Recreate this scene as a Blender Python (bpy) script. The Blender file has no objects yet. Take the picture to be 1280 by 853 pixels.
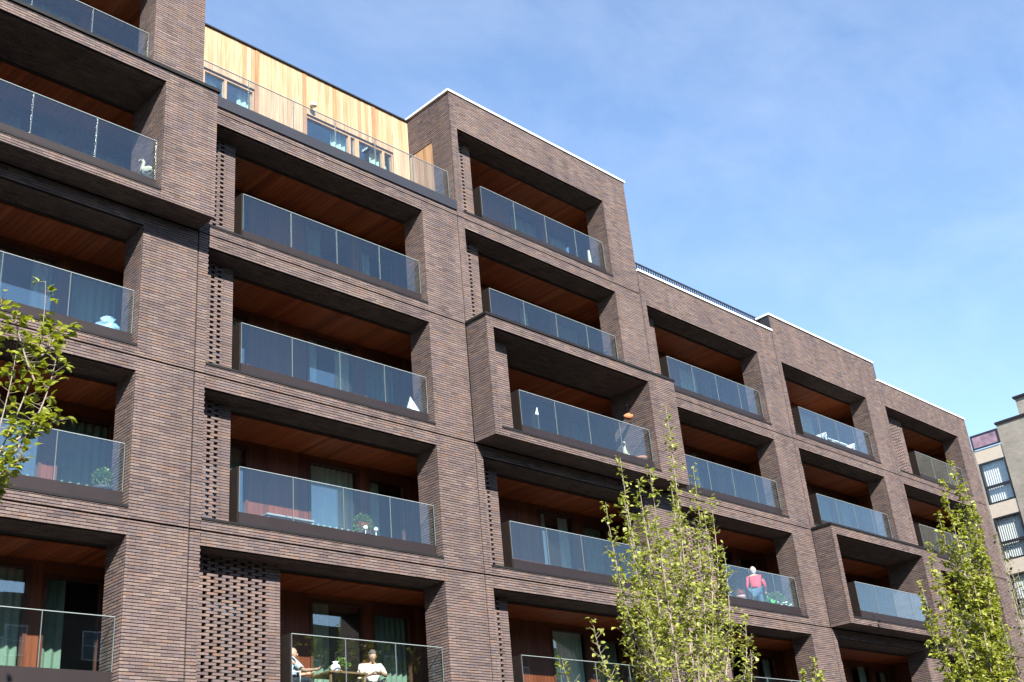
import bpy, bmesh, math, random
import numpy as np
from mathutils import Vector, Matrix
random.seed(7); rng = np.random.default_rng(11)
scene = bpy.context.scene
C = scene.collection
GZ = -7.92                                  # street level; z = 0 is the joint line of the third storey

# ---------------------------------------------------------------- camera
CF, CYAW, CPITCH, CROLL = 1454.01, math.radians(47.2291), math.radians(25.0562), math.radians(-5.4328)
CPOS = Vector((-10.6443, -18.1552, -6.3229))
_f = Vector((math.sin(CYAW) * math.cos(CPITCH), math.cos(CYAW) * math.cos(CPITCH), math.sin(CPITCH)))
_r0 = Vector((math.cos(CYAW), -math.sin(CYAW), 0)); _u0 = _r0.cross(_f)
_r = _r0 * math.cos(CROLL) + _u0 * math.sin(CROLL); _u = -_r0 * math.sin(CROLL) + _u0 * math.cos(CROLL)
cam_d = bpy.data.cameras.new('camera'); cam = bpy.data.objects.new('camera', cam_d); C.objects.link(cam)
cam_d.sensor_width = 36; cam_d.sensor_fit = 'HORIZONTAL'; cam_d.lens = CF / 1280 * 36
cam_d.clip_start = .1; cam_d.clip_end = 2000
cam.matrix_world = Matrix(((_r.x, _u.x, -_f.x, CPOS.x), (_r.y, _u.y, -_f.y, CPOS.y), (_r.z, _u.z, -_f.z, CPOS.z), (0, 0, 0, 1)))
scene.camera = cam
def ray(px, py): return _f * CF + _r * (px - 640) - _u * (py - 426.5)
def at(px, py, Y):                          # photo pixel on the vertical plane y = Y
    d = ray(px, py); return CPOS + d * ((Y - CPOS.y) / d.y)

# ---------------------------------------------------------------- world, sun, exposure
LDIR = Vector((.45, 1.0, -.79)).normalized()            # direction the sunlight travels
SUN_EL = math.asin(-LDIR.z); SUN_AZ = math.atan2(-LDIR.x, -LDIR.y)   # azimuth from +Y towards +X
world = bpy.data.worlds.new('World'); scene.world = world; world.use_nodes = True
nt = world.node_tree; nt.nodes.clear()
wo = nt.nodes.new('ShaderNodeOutputWorld'); bg = nt.nodes.new('ShaderNodeBackground')
sky = nt.nodes.new('ShaderNodeTexSky'); sky.sky_type = 'NISHITA'; sky.sun_disc = False
sky.sun_elevation = SUN_EL; sky.sun_rotation = SUN_AZ; sky.altitude = 30; sky.air_density = 1.0; sky.dust_density = .1; sky.ozone_density = 2.2
# thin cirrus drawn into the sky itself
tc = nt.nodes.new('ShaderNodeTexCoord'); mp = nt.nodes.new('ShaderNodeMapping'); mp.inputs['Scale'].default_value = (1.2, 4.2, 5.5); mp.inputs['Rotation'].default_value = (.2, .35, .9)
nz = nt.nodes.new('ShaderNodeTexNoise'); nz.inputs['Scale'].default_value = 1.6; nz.inputs['Detail'].default_value = 8; nz.inputs['Roughness'].default_value = .62; nz.inputs['Distortion'].default_value = .25
cr = nt.nodes.new('ShaderNodeValToRGB'); cr.color_ramp.elements[0].position = .43; cr.color_ramp.elements[1].position = .80
cr.color_ramp.elements[0].color = (.0, .0, .0, 1); cr.color_ramp.elements[1].color = (.16, .16, .16, 1)
mx = nt.nodes.new('ShaderNodeMixRGB'); mx.inputs['Color2'].default_value = (4.2, 4.4, 4.7, 1)
L = nt.links.new
L(tc.outputs['Generated'], mp.inputs['Vector']); L(mp.outputs[0], nz.inputs['Vector']); L(nz.outputs['Fac'], cr.inputs[0])
L(cr.outputs[0], mx.inputs['Fac']); L(sky.outputs[0], mx.inputs['Color1']); L(mx.outputs[0], bg.inputs['Color']); L(bg.outputs[0], wo.inputs[0])
bg.inputs['Strength'].default_value = .089
sun_d = bpy.data.lights.new('sun', 'SUN'); sun_d.energy = 5.0; sun_d.angle = math.radians(.53); sun_d.color = (1, .95, .87)
sun = bpy.data.objects.new('sun', sun_d); C.objects.link(sun); sun.location = (-30, -60, 60)
sun.rotation_euler = LDIR.to_track_quat('-Z', 'Y').to_euler()
scene.view_settings.view_transform = 'Standard'; scene.view_settings.look = 'None'; scene.view_settings.gamma = 1
scene.view_settings.use_curve_mapping = False; scene.view_settings.exposure = 1.9

# ---------------------------------------------------------------- materials
ALB = .64                                   # the photograph is exposed bright, so real colours sit low
def sc(c, k=None): return tuple(min(.85, v * (ALB if k is None else k)) for v in c)
def new_mat(name):
    m = bpy.data.materials.new(name); m.use_nodes = True; n = m.node_tree; n.nodes.clear()
    o = n.nodes.new('ShaderNodeOutputMaterial'); return m, n, o
def N(n, t, **kw):
    x = n.nodes.new(t)
    for k, v in kw.items():
        if k in x.inputs.keys(): x.inputs[k].default_value = v
        else: setattr(x, k, v)
    return x
def ramp(n, cols, interp='CONSTANT'):
    r = n.nodes.new('ShaderNodeValToRGB'); r.color_ramp.interpolation = interp; e = r.color_ramp.elements
    while len(e) > 1: e.remove(e[-1])
    e[0].position = cols[0][0]; e[0].color = (*cols[0][1], 1)
    for p, c in cols[1:]:
        q = e.new(p); q.color = (*c, 1)
    return r
def plain(name, col, rough=.6, spec=.3, metal=0., var=.12, scale=6., bump=0., bscale=40.):
    col = sc(col, .8 if min(col) > .6 else None)
    m, n, o = new_mat(name); b = N(n, 'ShaderNodeBsdfPrincipled', Roughness=rough, Metallic=metal); b.inputs['Specular IOR Level'].default_value = spec
    t = N(n, 'ShaderNodeTexCoord'); z = N(n, 'ShaderNodeTexNoise', Scale=scale, Detail=5.)
    r = ramp(n, [(.3, tuple(c * (1 - var) for c in col)), (.7, tuple(min(1, c * (1 + var)) for c in col))], 'LINEAR')
    n.links.new(t.outputs['Object'], z.inputs['Vector']); n.links.new(z.outputs['Fac'], r.inputs[0]); n.links.new(r.outputs[0], b.inputs['Base Color'])
    if bump:
        z2 = N(n, 'ShaderNodeTexNoise', Scale=bscale, Detail=4.); bp = N(n, 'ShaderNodeBump', Strength=bump, Distance=.01)
        n.links.new(t.outputs['Object'], z2.inputs['Vector']); n.links.new(z2.outputs['Fac'], bp.inputs['Height']); n.links.new(bp.outputs[0], b.inputs['Normal'])
    n.links.new(b.outputs[0], o.inputs[0]); return m
BRICK_COLS = [(p, sc(tuple(v * .66 + m_ * .34 for v, m_ in zip(c, (.145, .115, .108))), .665)) for p, c in [(0, (.098, .072, .072)), (.08, (.130, .096, .090)), (.22, (.150, .110, .101)), (.40, (.170, .126, .113)), (.56, (.138, .110, .112)),
              (.67, (.188, .143, .124)), (.78, (.180, .116, .086)), (.87, (.118, .098, .104)), (.93, (.205, .160, .142)), (.98, (.076, .058, .058))]]
def brick_mat(name, single=False):
    m, n, o = new_mat(name); b = N(n, 'ShaderNodeBsdfPrincipled', Roughness=.82); b.inputs['Specular IOR Level'].default_value = .25
    if single: src = N(n, 'ShaderNodeObjectInfo').outputs['Random']
    else: src = N(n, 'ShaderNodeNewGeometry').outputs['Random Per Island']
    r = ramp(n, BRICK_COLS); n.links.new(src, r.inputs[0])
    g = N(n, 'ShaderNodeNewGeometry'); z = N(n, 'ShaderNodeTexNoise', Scale=26., Detail=6., Roughness=.65); z.noise_dimensions = '3D'
    n.links.new(g.outputs['Position'], z.inputs['Vector'])
    z3 = N(n, 'ShaderNodeTexNoise', Scale=.7, Detail=7., Roughness=.62); n.links.new(g.outputs['Position'], z3.inputs['Vector'])
    r2 = ramp(n, [(.25, (.80, .80, .80)), (.75, (1.2, 1.18, 1.16))], 'LINEAR'); n.links.new(z.outputs['Fac'], r2.inputs[0])
    r3 = ramp(n, [(.28, (.80, .81, .85)), (.5, (1., 1., 1.)), (.72, (1.20, 1.17, 1.14))], 'LINEAR'); n.links.new(z3.outputs['Fac'], r3.inputs[0])
    m1 = N(n, 'ShaderNodeMixRGB', blend_type='MULTIPLY', Fac=1.); m2 = N(n, 'ShaderNodeMixRGB', blend_type='MULTIPLY', Fac=1.)
    n.links.new(r.outputs[0], m1.inputs[1]); n.links.new(r2.outputs[0], m1.inputs[2]); n.links.new(m1.outputs[0], m2.inputs[1]); n.links.new(r3.outputs[0], m2.inputs[2])
    z4 = N(n, 'ShaderNodeTexNoise', Scale=2.6, Detail=5., Roughness=.7); n.links.new(g.outputs['Position'], z4.inputs['Vector'])
    r4 = ramp(n, [(.30, (.93, .96, 1.10)), (.44, (1.03, .98, .98)), (.56, (1., 1., 1.)), (.70, (1.12, 1.01, .90))], 'LINEAR'); n.links.new(z4.outputs['Fac'], r4.inputs[0])
    ms = N(n, 'ShaderNodeMapping'); ms.inputs['Scale'].default_value = (3.2, 3.2, .22); n.links.new(g.outputs['Position'], ms.inputs['Vector'])
    z5 = N(n, 'ShaderNodeTexNoise', Scale=1., Detail=4.); n.links.new(ms.outputs[0], z5.inputs['Vector']); r5 = ramp(n, [(.32, (.84, .84, .85)), (.55, (1., 1., 1.)), (.75, (1.1, 1.1, 1.09))], 'LINEAR'); n.links.new(z5.outputs['Fac'], r5.inputs[0])
    m3 = N(n, 'ShaderNodeMixRGB', blend_type='MULTIPLY', Fac=1.); m4 = N(n, 'ShaderNodeMixRGB', blend_type='MULTIPLY', Fac=1.)
    n.links.new(m2.outputs[0], m3.inputs[1]); n.links.new(r4.outputs[0], m3.inputs[2]); n.links.new(m3.outputs[0], m4.inputs[1]); n.links.new(r5.outputs[0], m4.inputs[2])
    n.links.new(m4.outputs[0], b.inputs['Base Color'])
    bp = N(n, 'ShaderNodeBump', Strength=.6, Distance=.006); n.links.new(z.outputs['Fac'], bp.inputs['Height']); n.links.new(bp.outputs[0], b.inputs['Normal'])
    n.links.new(b.outputs[0], o.inputs[0]); return m
def wood_mat(name, cols, grain=(30, 30, 1.5), rough=.55):
    cols = [sc(c) for c in cols]
    m, n, o = new_mat(name); b = N(n, 'ShaderNodeBsdfPrincipled', Roughness=rough); b.inputs['Specular IOR Level'].default_value = .3
    g = N(n, 'ShaderNodeNewGeometry'); oi = N(n, 'ShaderNodeObjectInfo'); ad = N(n, 'ShaderNodeMath', operation='ADD'); fr = N(n, 'ShaderNodeMath', operation='FRACT')
    n.links.new(g.outputs['Random Per Island'], ad.inputs[0]); n.links.new(oi.outputs['Random'], ad.inputs[1]); n.links.new(ad.outputs[0], fr.inputs[0])
    r = ramp(n, [(i / max(1, len(cols) - 1), c) for i, c in enumerate(cols)], 'LINEAR'); n.links.new(fr.outputs[0], r.inputs[0])
    mp = N(n, 'ShaderNodeMapping'); mp.inputs['Scale'].default_value = grain; n.links.new(g.outputs['Position'], mp.inputs['Vector'])
    z = N(n, 'ShaderNodeTexNoise', Scale=1., Detail=6., Roughness=.6, Distortion=.4); n.links.new(mp.outputs[0], z.inputs['Vector'])
    r2 = ramp(n, [(.3, (.72, .68, .62)), (.68, (1.18, 1.16, 1.12))], 'LINEAR'); n.links.new(z.outputs['Fac'], r2.inputs[0])
    m1 = N(n, 'ShaderNodeMixRGB', blend_type='MULTIPLY', Fac=1.); n.links.new(r.outputs[0], m1.inputs[1]); n.links.new(r2.outputs[0], m1.inputs[2])
    n.links.new(m1.outputs[0], b.inputs['Base Color']); n.links.new(b.outputs[0], o.inputs[0]); return m
def glass_mat(name, tint, f0=.05, rough=.0, gain=1.):
    m, n, o = new_mat(name); lw = N(n, 'ShaderNodeLayerWeight', Blend=.5)
    p = N(n, 'ShaderNodeMath', operation='POWER'); p.inputs[1].default_value = 5
    ma = N(n, 'ShaderNodeMath', operation='MULTIPLY_ADD'); ma.inputs[1].default_value = (1 - f0) * gain; ma.inputs[2].default_value = f0
    tr = N(n, 'ShaderNodeBsdfTransparent'); tr.inputs[0].default_value = (*tint, 1); gl = N(n, 'ShaderNodeBsdfGlossy', Roughness=rough); gl.inputs[0].default_value = (1, 1, 1, 1)
    mix = N(n, 'ShaderNodeMixShader')
    z = N(n, 'ShaderNodeTexNoise', Scale=.9, Detail=1.); g = N(n, 'ShaderNodeNewGeometry'); bp = N(n, 'ShaderNodeBump', Strength=.03, Distance=.05)
    n.links.new(g.outputs['Position'], z.inputs['Vector']); n.links.new(z.outputs['Fac'], bp.inputs['Height']); n.links.new(bp.outputs[0], gl.inputs['Normal'])
    n.links.new(lw.outputs['Facing'], p.inputs[0]); n.links.new(p.outputs[0], ma.inputs[0]); n.links.new(ma.outputs[0], mix.inputs[0])
    n.links.new(tr.outputs[0], mix.inputs[1]); n.links.new(gl.outputs[0], mix.inputs[2]); n.links.new(mix.outputs[0], o.inputs[0]); return m
def leaf_mat(name, cols, single=False):
    cols = [sc(c) for c in cols]
    m, n, o = new_mat(name)
    src = N(n, 'ShaderNodeObjectInfo').outputs['Random'] if single else N(n, 'ShaderNodeNewGeometry').outputs['Random Per Island']
    r = ramp(n, [(i / (len(cols) - 1), c) for i, c in enumerate(cols)], 'LINEAR'); n.links.new(src, r.inputs[0])
    b = N(n, 'ShaderNodeBsdfPrincipled', Roughness=.45); b.inputs['Specular IOR Level'].default_value = .4; t = N(n, 'ShaderNodeBsdfTranslucent'); x = N(n, 'ShaderNodeMixShader', Fac=.38)
    hs = N(n, 'ShaderNodeHueSaturation', Saturation=1.1, Value=1.5); n.links.new(r.outputs[0], hs.inputs['Color'])
    n.links.new(r.outputs[0], b.inputs['Base Color']); n.links.new(hs.outputs[0], t.inputs[0]); n.links.new(b.outputs[0], x.inputs[1]); n.links.new(t.outputs[0], x.inputs[2]); n.links.new(x.outputs[0], o.inputs[0]); return m
def brick_tex(name, c1, c2, mortar):
    c1, c2, mortar = sc(c1), sc(c2), sc(mortar)
    m, n, o = new_mat(name); b = N(n, 'ShaderNodeBsdfPrincipled', Roughness=.85); t = N(n, 'ShaderNodeTexCoord')
    mp = N(n, 'ShaderNodeMapping'); mp.inputs['Rotation'].default_value = (math.pi / 2, 0, math.pi / 2)
    sx = N(n, 'ShaderNodeSeparateXYZ'); cx = N(n, 'ShaderNodeCombineXYZ'); ad = N(n, 'ShaderNodeMath', operation='ADD')
    n.links.new(t.outputs['Object'], sx.inputs[0]); n.links.new(sx.outputs[0], ad.inputs[0]); n.links.new(sx.outputs[1], ad.inputs[1]); n.links.new(ad.outputs[0], cx.inputs[0]); n.links.new(sx.outputs[2], cx.inputs[1])
    k = N(n, 'ShaderNodeTexBrick', Scale=1.); k.inputs['Color1'].default_value = (*c1, 1); k.inputs['Color2'].default_value = (*c2, 1); k.inputs['Mortar'].default_value = (*mortar, 1)
    k.inputs['Brick Width'].default_value = .225; k.inputs['Row Height'].default_value = .075; k.inputs['Mortar Size'].default_value = .006
    z = N(n, 'ShaderNodeTexNoise', Scale=1.3, Detail=6.); n.links.new(t.outputs['Object'], z.inputs['Vector']); r2 = ramp(n, [(.3, (.8, .8, .8)), (.7, (1.15, 1.15, 1.15))], 'LINEAR'); n.links.new(z.outputs['Fac'], r2.inputs[0])
    m1 = N(n, 'ShaderNodeMixRGB', blend_type='MULTIPLY', Fac=1.); n.links.new(cx.outputs[0], k.inputs['Vector']); n.links.new(k.outputs['Color'], m1.inputs[1]); n.links.new(r2.outputs[0], m1.inputs[2])
    bp = N(n, 'ShaderNodeBump', Strength=.4, Distance=.01); n.links.new(k.outputs['Fac'], bp.inputs['Height']); bp.invert = True; n.links.new(bp.outputs[0], b.inputs['Normal'])
    n.links.new(m1.outputs[0], b.inputs['Base Color']); n.links.new(b.outputs[0], o.inputs[0]); return m
M = dict(
    brick=brick_mat('brick_mix'), brick1=brick_mat('brick_single', True),
    mortar=plain('dark_mortar', (.026, .021, .020), .95, .1, var=.25, scale=18, bump=.3),
    sill=plain('dark_sill_stone', (.012, .011, .012), .65, .2, var=.2), fascia=plain('brown_metal_fascia', (.021, .0145, .0155), .55, .25, var=.1, scale=3),
    fascia2=plain('dark_return_panel', (.016, .011, .009), .7, .15), grey_flash=plain('grey_metal_flashing', (.028, .027, .031), .4, .5, var=.08, scale=2),
    white_cap=plain('white_metal_coping', (.80, .80, .80), .4, .5, var=.03), black=plain('black_metal', (.018, .018, .022), .45, .5),
    concrete=plain('concrete_slab', (.10, .09, .085), .9, .2), room=plain('dim_room', (.10, .09, .08), .9, .1),
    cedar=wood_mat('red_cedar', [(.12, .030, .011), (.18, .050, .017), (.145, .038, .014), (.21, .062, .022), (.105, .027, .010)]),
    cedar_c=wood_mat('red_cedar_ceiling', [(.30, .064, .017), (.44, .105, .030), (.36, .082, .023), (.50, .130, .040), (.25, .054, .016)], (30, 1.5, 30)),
    larch=wood_mat('golden_larch', [(.42, .255, .145), (.52, .355, .225), (.465, .30, .175), (.55, .395, .265), (.395, .225, .115)], (26, 26, 1.2)),
    larch_p=wood_mat('red_larch_post', [(.36, .19, .10), (.39, .20, .105)], (26, 26, 1.2)),
    frame=wood_mat('brown_window_frame', [(.085, .028, .013), (.105, .036, .017)], (30, 30, 2)),
    pframe=wood_mat('pine_window_frame', [(.50, .29, .16), (.55, .33, .19)], (30, 30, 2)),
    glass=glass_mat('balustrade_glass', (.90, .95, .955), .058, 0, 1.7), pane=glass_mat('window_glass', (.80, .88, .86), .115, 0, 1.4),
    trim=plain('polished_glass_edge', (.30, .34, .34), .25, .6, var=.05), joint=plain('glass_joint', (.15, .18, .18), .3, .4, var=.05),
)
CURT = [plain('curtain_sheer', (.80, .82, .78), .9, .1, var=.06), plain('curtain_grey_green', (.50, .55, .46), .9, .1, var=.08), plain('curtain_cream', (.82, .76, .64), .9, .1, var=.06)]

# ---------------------------------------------------------------- mesh helpers
CUBE_F = np.array([[0, 3, 2, 1], [4, 5, 6, 7], [0, 1, 5, 4], [1, 2, 6, 5], [2, 3, 7, 6], [3, 0, 4, 7]])
def boxes_mesh(name, B):
    B = np.asarray(B, float).reshape(-1, 6); n = len(B); me = bpy.data.meshes.new(name)
    v = np.empty((n, 8, 3)); ix = [(0, 2, 4), (1, 2, 4), (1, 3, 4), (0, 3, 4), (0, 2, 5), (1, 2, 5), (1, 3, 5), (0, 3, 5)]
    for k, (a, b, c) in enumerate(ix): v[:, k, 0] = B[:, a]; v[:, k, 1] = B[:, b]; v[:, k, 2] = B[:, c]
    f = (CUBE_F[None] + (np.arange(n) * 8)[:, None, None]).reshape(-1)
    me.vertices.add(n * 8); me.vertices.foreach_set('co', v.reshape(-1)); me.loops.add(n * 24); me.loops.foreach_set('vertex_index', f.astype(np.int32))
    me.polygons.add(n * 6); me.polygons.foreach_set('loop_start', np.arange(n * 6, dtype=np.int32) * 4); me.polygons.foreach_set('use_smooth', np.zeros(n * 6, dtype=bool)); me.update(calc_edges=True); return me
def link(name, me, mat, parent=None, base=None):
    o = bpy.data.objects.new(name, me); C.objects.link(o)
    for mm in (mat if isinstance(mat, (list, tuple)) else [mat]):
        if mm is not None and len(me.materials) < 4: me.materials.append(mm)
    if parent is not None:
        o.parent = parent
        if base is not None: o.matrix_parent_inverse = Matrix.Translation(base).inverted()
    return o
def boxes(name, B, mat, parent=None, base=None): return link(name, boxes_mesh(name, B), mat, parent, base)
def empty(name, loc, rz=0.):
    e = bpy.data.objects.new(name, None); C.objects.link(e); e.location = loc; e.rotation_euler = (0, 0, rz); e.empty_display_size = .2; return e
def tag(o, label, cat, group=None):
    o['label'] = label; o['category'] = cat
    if group: o['group'] = group
    return o
def stuff(o): o['kind'] = 'stuff'; return o
def struct(o): o['kind'] = 'structure'; return o
def pydata(name, V, F, smooth=False):
    me = bpy.data.meshes.new(name); me.from_pydata([tuple(v) for v in V], [], F); me.update()
    me.polygons.foreach_set('use_smooth', [bool(smooth)] * len(me.polygons))
    return me
class MB:
    def __init__(s): s.V = []; s.F = []
    def tube(s, pts, rad, n=8, cap=True):
        pts = [Vector(p) for p in pts]; rad = rad if isinstance(rad, (list, tuple)) else [rad] * len(pts); b0 = len(s.V); a = None
        for i, p in enumerate(pts):
            d = (pts[min(i + 1, len(pts) - 1)] - pts[max(i - 1, 0)]).normalized()
            if a is None: a = d.orthogonal().normalized()
            a = (a - d * a.dot(d)).normalized(); c = d.cross(a)
            for k in range(n): t = 2 * math.pi * k / n; s.V.append(p + (a * math.cos(t) + c * math.sin(t)) * rad[i])
        for i in range(len(pts) - 1):
            for k in range(n): k2 = (k + 1) % n; s.F.append([b0 + i * n + k, b0 + i * n + k2, b0 + (i + 1) * n + k2, b0 + (i + 1) * n + k])
        if cap: s.F.append([b0 + k for k in range(n)][::-1]); s.F.append([b0 + (len(pts) - 1) * n + k for k in range(n)])
        return s
    def lathe(s, prof, c=(0, 0, 0), n=16):
        b0 = len(s.V); c = Vector(c)
        for r, z in prof:
            for k in range(n): t = 2 * math.pi * k / n; s.V.append(c + Vector((r * math.cos(t), r * math.sin(t), z)))
        for i in range(len(prof) - 1):
            for k in range(n): k2 = (k + 1) % n; s.F.append([b0 + i * n + k, b0 + i * n + k2, b0 + (i + 1) * n + k2, b0 + (i + 1) * n + k])
        s.F.append([b0 + k for k in range(n)][::-1]); s.F.append([b0 + (len(prof) - 1) * n + k for k in range(n)]); return s
    def ell(s, c, r, n=12, m=8, jit=0.):
        c = Vector(c); r = r if isinstance(r, (tuple, list)) else (r, r, r); b0 = len(s.V)
        for i in range(1, m):
            th = math.pi * i / m
            for k in range(n):
                t = 2 * math.pi * k / n; j = 1 + random.uniform(-jit, jit)
                s.V.append(c + Vector((r[0] * math.sin(th) * math.cos(t), r[1] * math.sin(th) * math.sin(t), r[2] * math.cos(th))) * j)
        s.V.append(c + Vector((0, 0, r[2]))); s.V.append(c - Vector((0, 0, r[2]))); T, Bm = len(s.V) - 2, len(s.V) - 1
        for i in range(m - 2):
            for k in range(n): k2 = (k + 1) % n; s.F.append([b0 + i * n + k, b0 + (i + 1) * n + k, b0 + (i + 1) * n + k2, b0 + i * n + k2])
        for k in range(n): k2 = (k + 1) % n; s.F.append([T, b0 + k, b0 + k2]); s.F.append([Bm, b0 + (m - 2) * n + k2, b0 + (m - 2) * n + k])
        return s
    def box(s, x0, x1, y0, y1, z0, z1):
        b = len(s.V); s.V += [Vector(q) for q in ((x0, y0, z0), (x1, y0, z0), (x1, y1, z0), (x0, y1, z0), (x0, y0, z1), (x1, y0, z1), (x1, y1, z1), (x0, y1, z1))]
        s.F += [[b + i for i in f] for f in CUBE_F.tolist()]; return s
    def build(s, name, mat, parent=None, base=None, smooth=True): return link(name, pydata(name, s.V, s.F, smooth), mat, parent, base)

# ---------------------------------------------------------------- ground and street
def sheet(name, x0, x1, y0, y1, z0, z1, mat): return struct(boxes(name, [(x0, x1, y0, y1, z0, z1)], mat))
sheet('ground', -400, 400, -400, 400, GZ - .5, GZ - .14, plain('earth', (.035, .042, .02), .95, .1, bump=.4))
sheet('pavement', -80, 120, -9.0, 14, GZ - .3, GZ, plain('paving', (.05, .048, .046), .85, .2, scale=1.5, bump=.2))
sheet('kerb', -80, 120, -9.3, -9.0, GZ - .3, GZ + .004, plain('granite_kerb', (.32, .31, .30), .8, .3))
sheet('road', -80, 120, -16.0, -9.3, GZ - .3, GZ - .125, plain('asphalt', (.05, .05, .052), .9, .2, bump=.5))
sheet('far_pavement', -80, 120, -60, -16.0, GZ - .3, GZ + .002, plain('paving_far', (.05, .049, .048), .85, .2, scale=1.5))

# ---------------------------------------------------------------- the brick building
J = [-7.37, 0.0, 7.37, 14.775, 22.065, 29.24, 36.815]; NAMES = 'ABCDEF'
H = 3.1; CH = H / 54; BL = .228; JT = .015; REC = .013
TOP = {0: 13.2, 1: 9.45, 2: 13.2, 3: 10.08, 4: 10.70, 5: 9.98}
STOREYS = {0: [1, 2, 3, 4, 5, 6], 1: [1, 2, 3, 4, 5], 2: [1, 2, 3, 4, 5, 6], 3: [1, 2, 3, 4, 5], 4: [1, 2, 3, 4, 5], 5: [1, 2, 3, 4, 5]}
BOX = {(0, 5): -.6, (2, 4): -.7, (4, 3): -.7}
WIDE = {(1, 2), (3, 3), (5, 5), (1, 1), (3, 2)}
SOLID = {3: True, 4: True}
base = Vector((0, 0, GZ))
bld = empty('apartment_building', base)
tag(bld, 'long dark brick apartment building with recessed timber lined balconies and glass balustrades', 'apartment building')
def P(name, B, mat, parent=bld, pbase=base): return boxes(name, B, mat, parent, pbase if parent is bld else None)

def lay(out, axis, pos, u0, u1, v0, v1, depth=.05, z_ref=0.):
    """bricks in running bond on a rectangle. axis 'y': faces -Y (u = x, v = z); 'x': faces -X (u = y, v = z); 'z': faces down (u = x, v = y)"""
    k = math.floor((v0 - z_ref) / CH + 1e-6)
    while z_ref + k * CH < v1 - 1e-6:
        a = max(v0, z_ref + k * CH + JT / 2); b = min(v1, z_ref + (k + 1) * CH - JT / 2)
        if b - a > .012:
            off = (k % 2) * BL / 2 + (.03 if axis == 'x' else 0)
            j = math.floor((u0 - off) / BL)
            while off + j * BL < u1:
                c = max(u0, off + j * BL + .0035); d = min(u1, off + (j + 1) * BL - .0035)
                if d - c > .02:
                    p = pos + random.uniform(-.0018, .0022)
                    dz = random.uniform(-.0015, .0015) if (b - a) > .04 else 0
                    if axis == 'y': out.append((c, d, p, pos + depth, a + dz, b + dz))
                    elif axis == 'x': out.append((p, pos + depth, c, d, a + dz, b + dz))
                    else: out.append((c, d, a, b, p, pos + depth))
                j += 1
        k += 1

def curtain_mesh(x0, x1, y, z0, z1, amp=.035, wl=.16):
    n = max(6, int((x1 - x0) / wl * 6)); V = []; F = []; ph = random.random() * 6
    for i in range(n + 1):
        x = x0 + (x1 - x0) * i / n; w = amp * math.sin(2 * math.pi * x / wl + ph + .8 * math.sin(x * 3.1))
        V += [(x, y + w, z0), (x, y + w * .7, z1)]
    for i in range(n): F.append([2 * i, 2 * i + 2, 2 * i + 3, 2 * i + 1])
    return pydata('curtain', V, F, True)
def window(x0, x1, y, z0, z1, fr, mats=None, fw=.07, parent=bld, curt=None, mid=None, transom=None):
    B = [(x0, x0 + fw, y - .05, y + .06, z0, z1), (x1 - fw, x1, y - .05, y + .06, z0, z1), (x0 + fw, x1 - fw, y - .048, y + .058, z1 - fw, z1), (x0 + fw, x1 - fw, y - .048, y + .058, z0, z0 + fw)]
    if mid: B.append((mid - fw / 2, mid + fw / 2, y - .045, y + .055, z0 + fw, z1 - fw))
    w = P('window', B, fr)
    cuts = [x0 + fw] + ([mid - fw / 2, mid + fw / 2] if mid else []) + [x1 - fw]
    for a, b in zip(cuts[::2], cuts[1::2]): boxes('pane', [(a - .006, b + .006, y + .002, y + .014, z0 + fw - .006, z1 - fw + .006)], M['pane'], w)
    if curt:
        for a, b, ci in curt: link('curtain', curtain_mesh(a, b, y + .2, z0 + .03, z1 - .03), CURT[ci], w)
    return w

def balustrade(xg, xe, yf, z0, npan, ret=True, h0=.54, h1=1.44, fas=True):
    yg = yf + .2
    f = P('balcony_fascia', [(xg, xe, yg, yg + .03, z0 + .247, z0 + h0)], M['fascia']) if fas else P('glass_channel', [(xg, xe, yg - .012, yg + .05, z0 + h0 - .04, z0 + h0)], M['fascia'])
    w = (xe - xg) / npan
    for q in range(npan):
        boxes('glass_panel', [(xg + q * w + .007, xg + (q + 1) * w - .007, yg + .004, yg + .021, z0 + h0 - .03, z0 + h1)], M['glass'], f)
    T = [(xg + .002, xe - .002, yg, yg + .025, z0 + h1, z0 + h1 + .011)]
    for q in range(npan + 1):
        x = xg + q * w; T.append((x - .0045, x + .0045, yg + .001, yg + .024, z0 + h0, z0 + h1))
    for q, t in enumerate(T): boxes('glass_edge', [t], M['trim'] if q == 0 else M['joint'], f)
    if ret: boxes('return_panel', [(xg - .045, xg - .008, yg + .002, yf + .78, z0 + .247, z0 + h1 + .004)], M['fascia2'], f)
    return f

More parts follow.
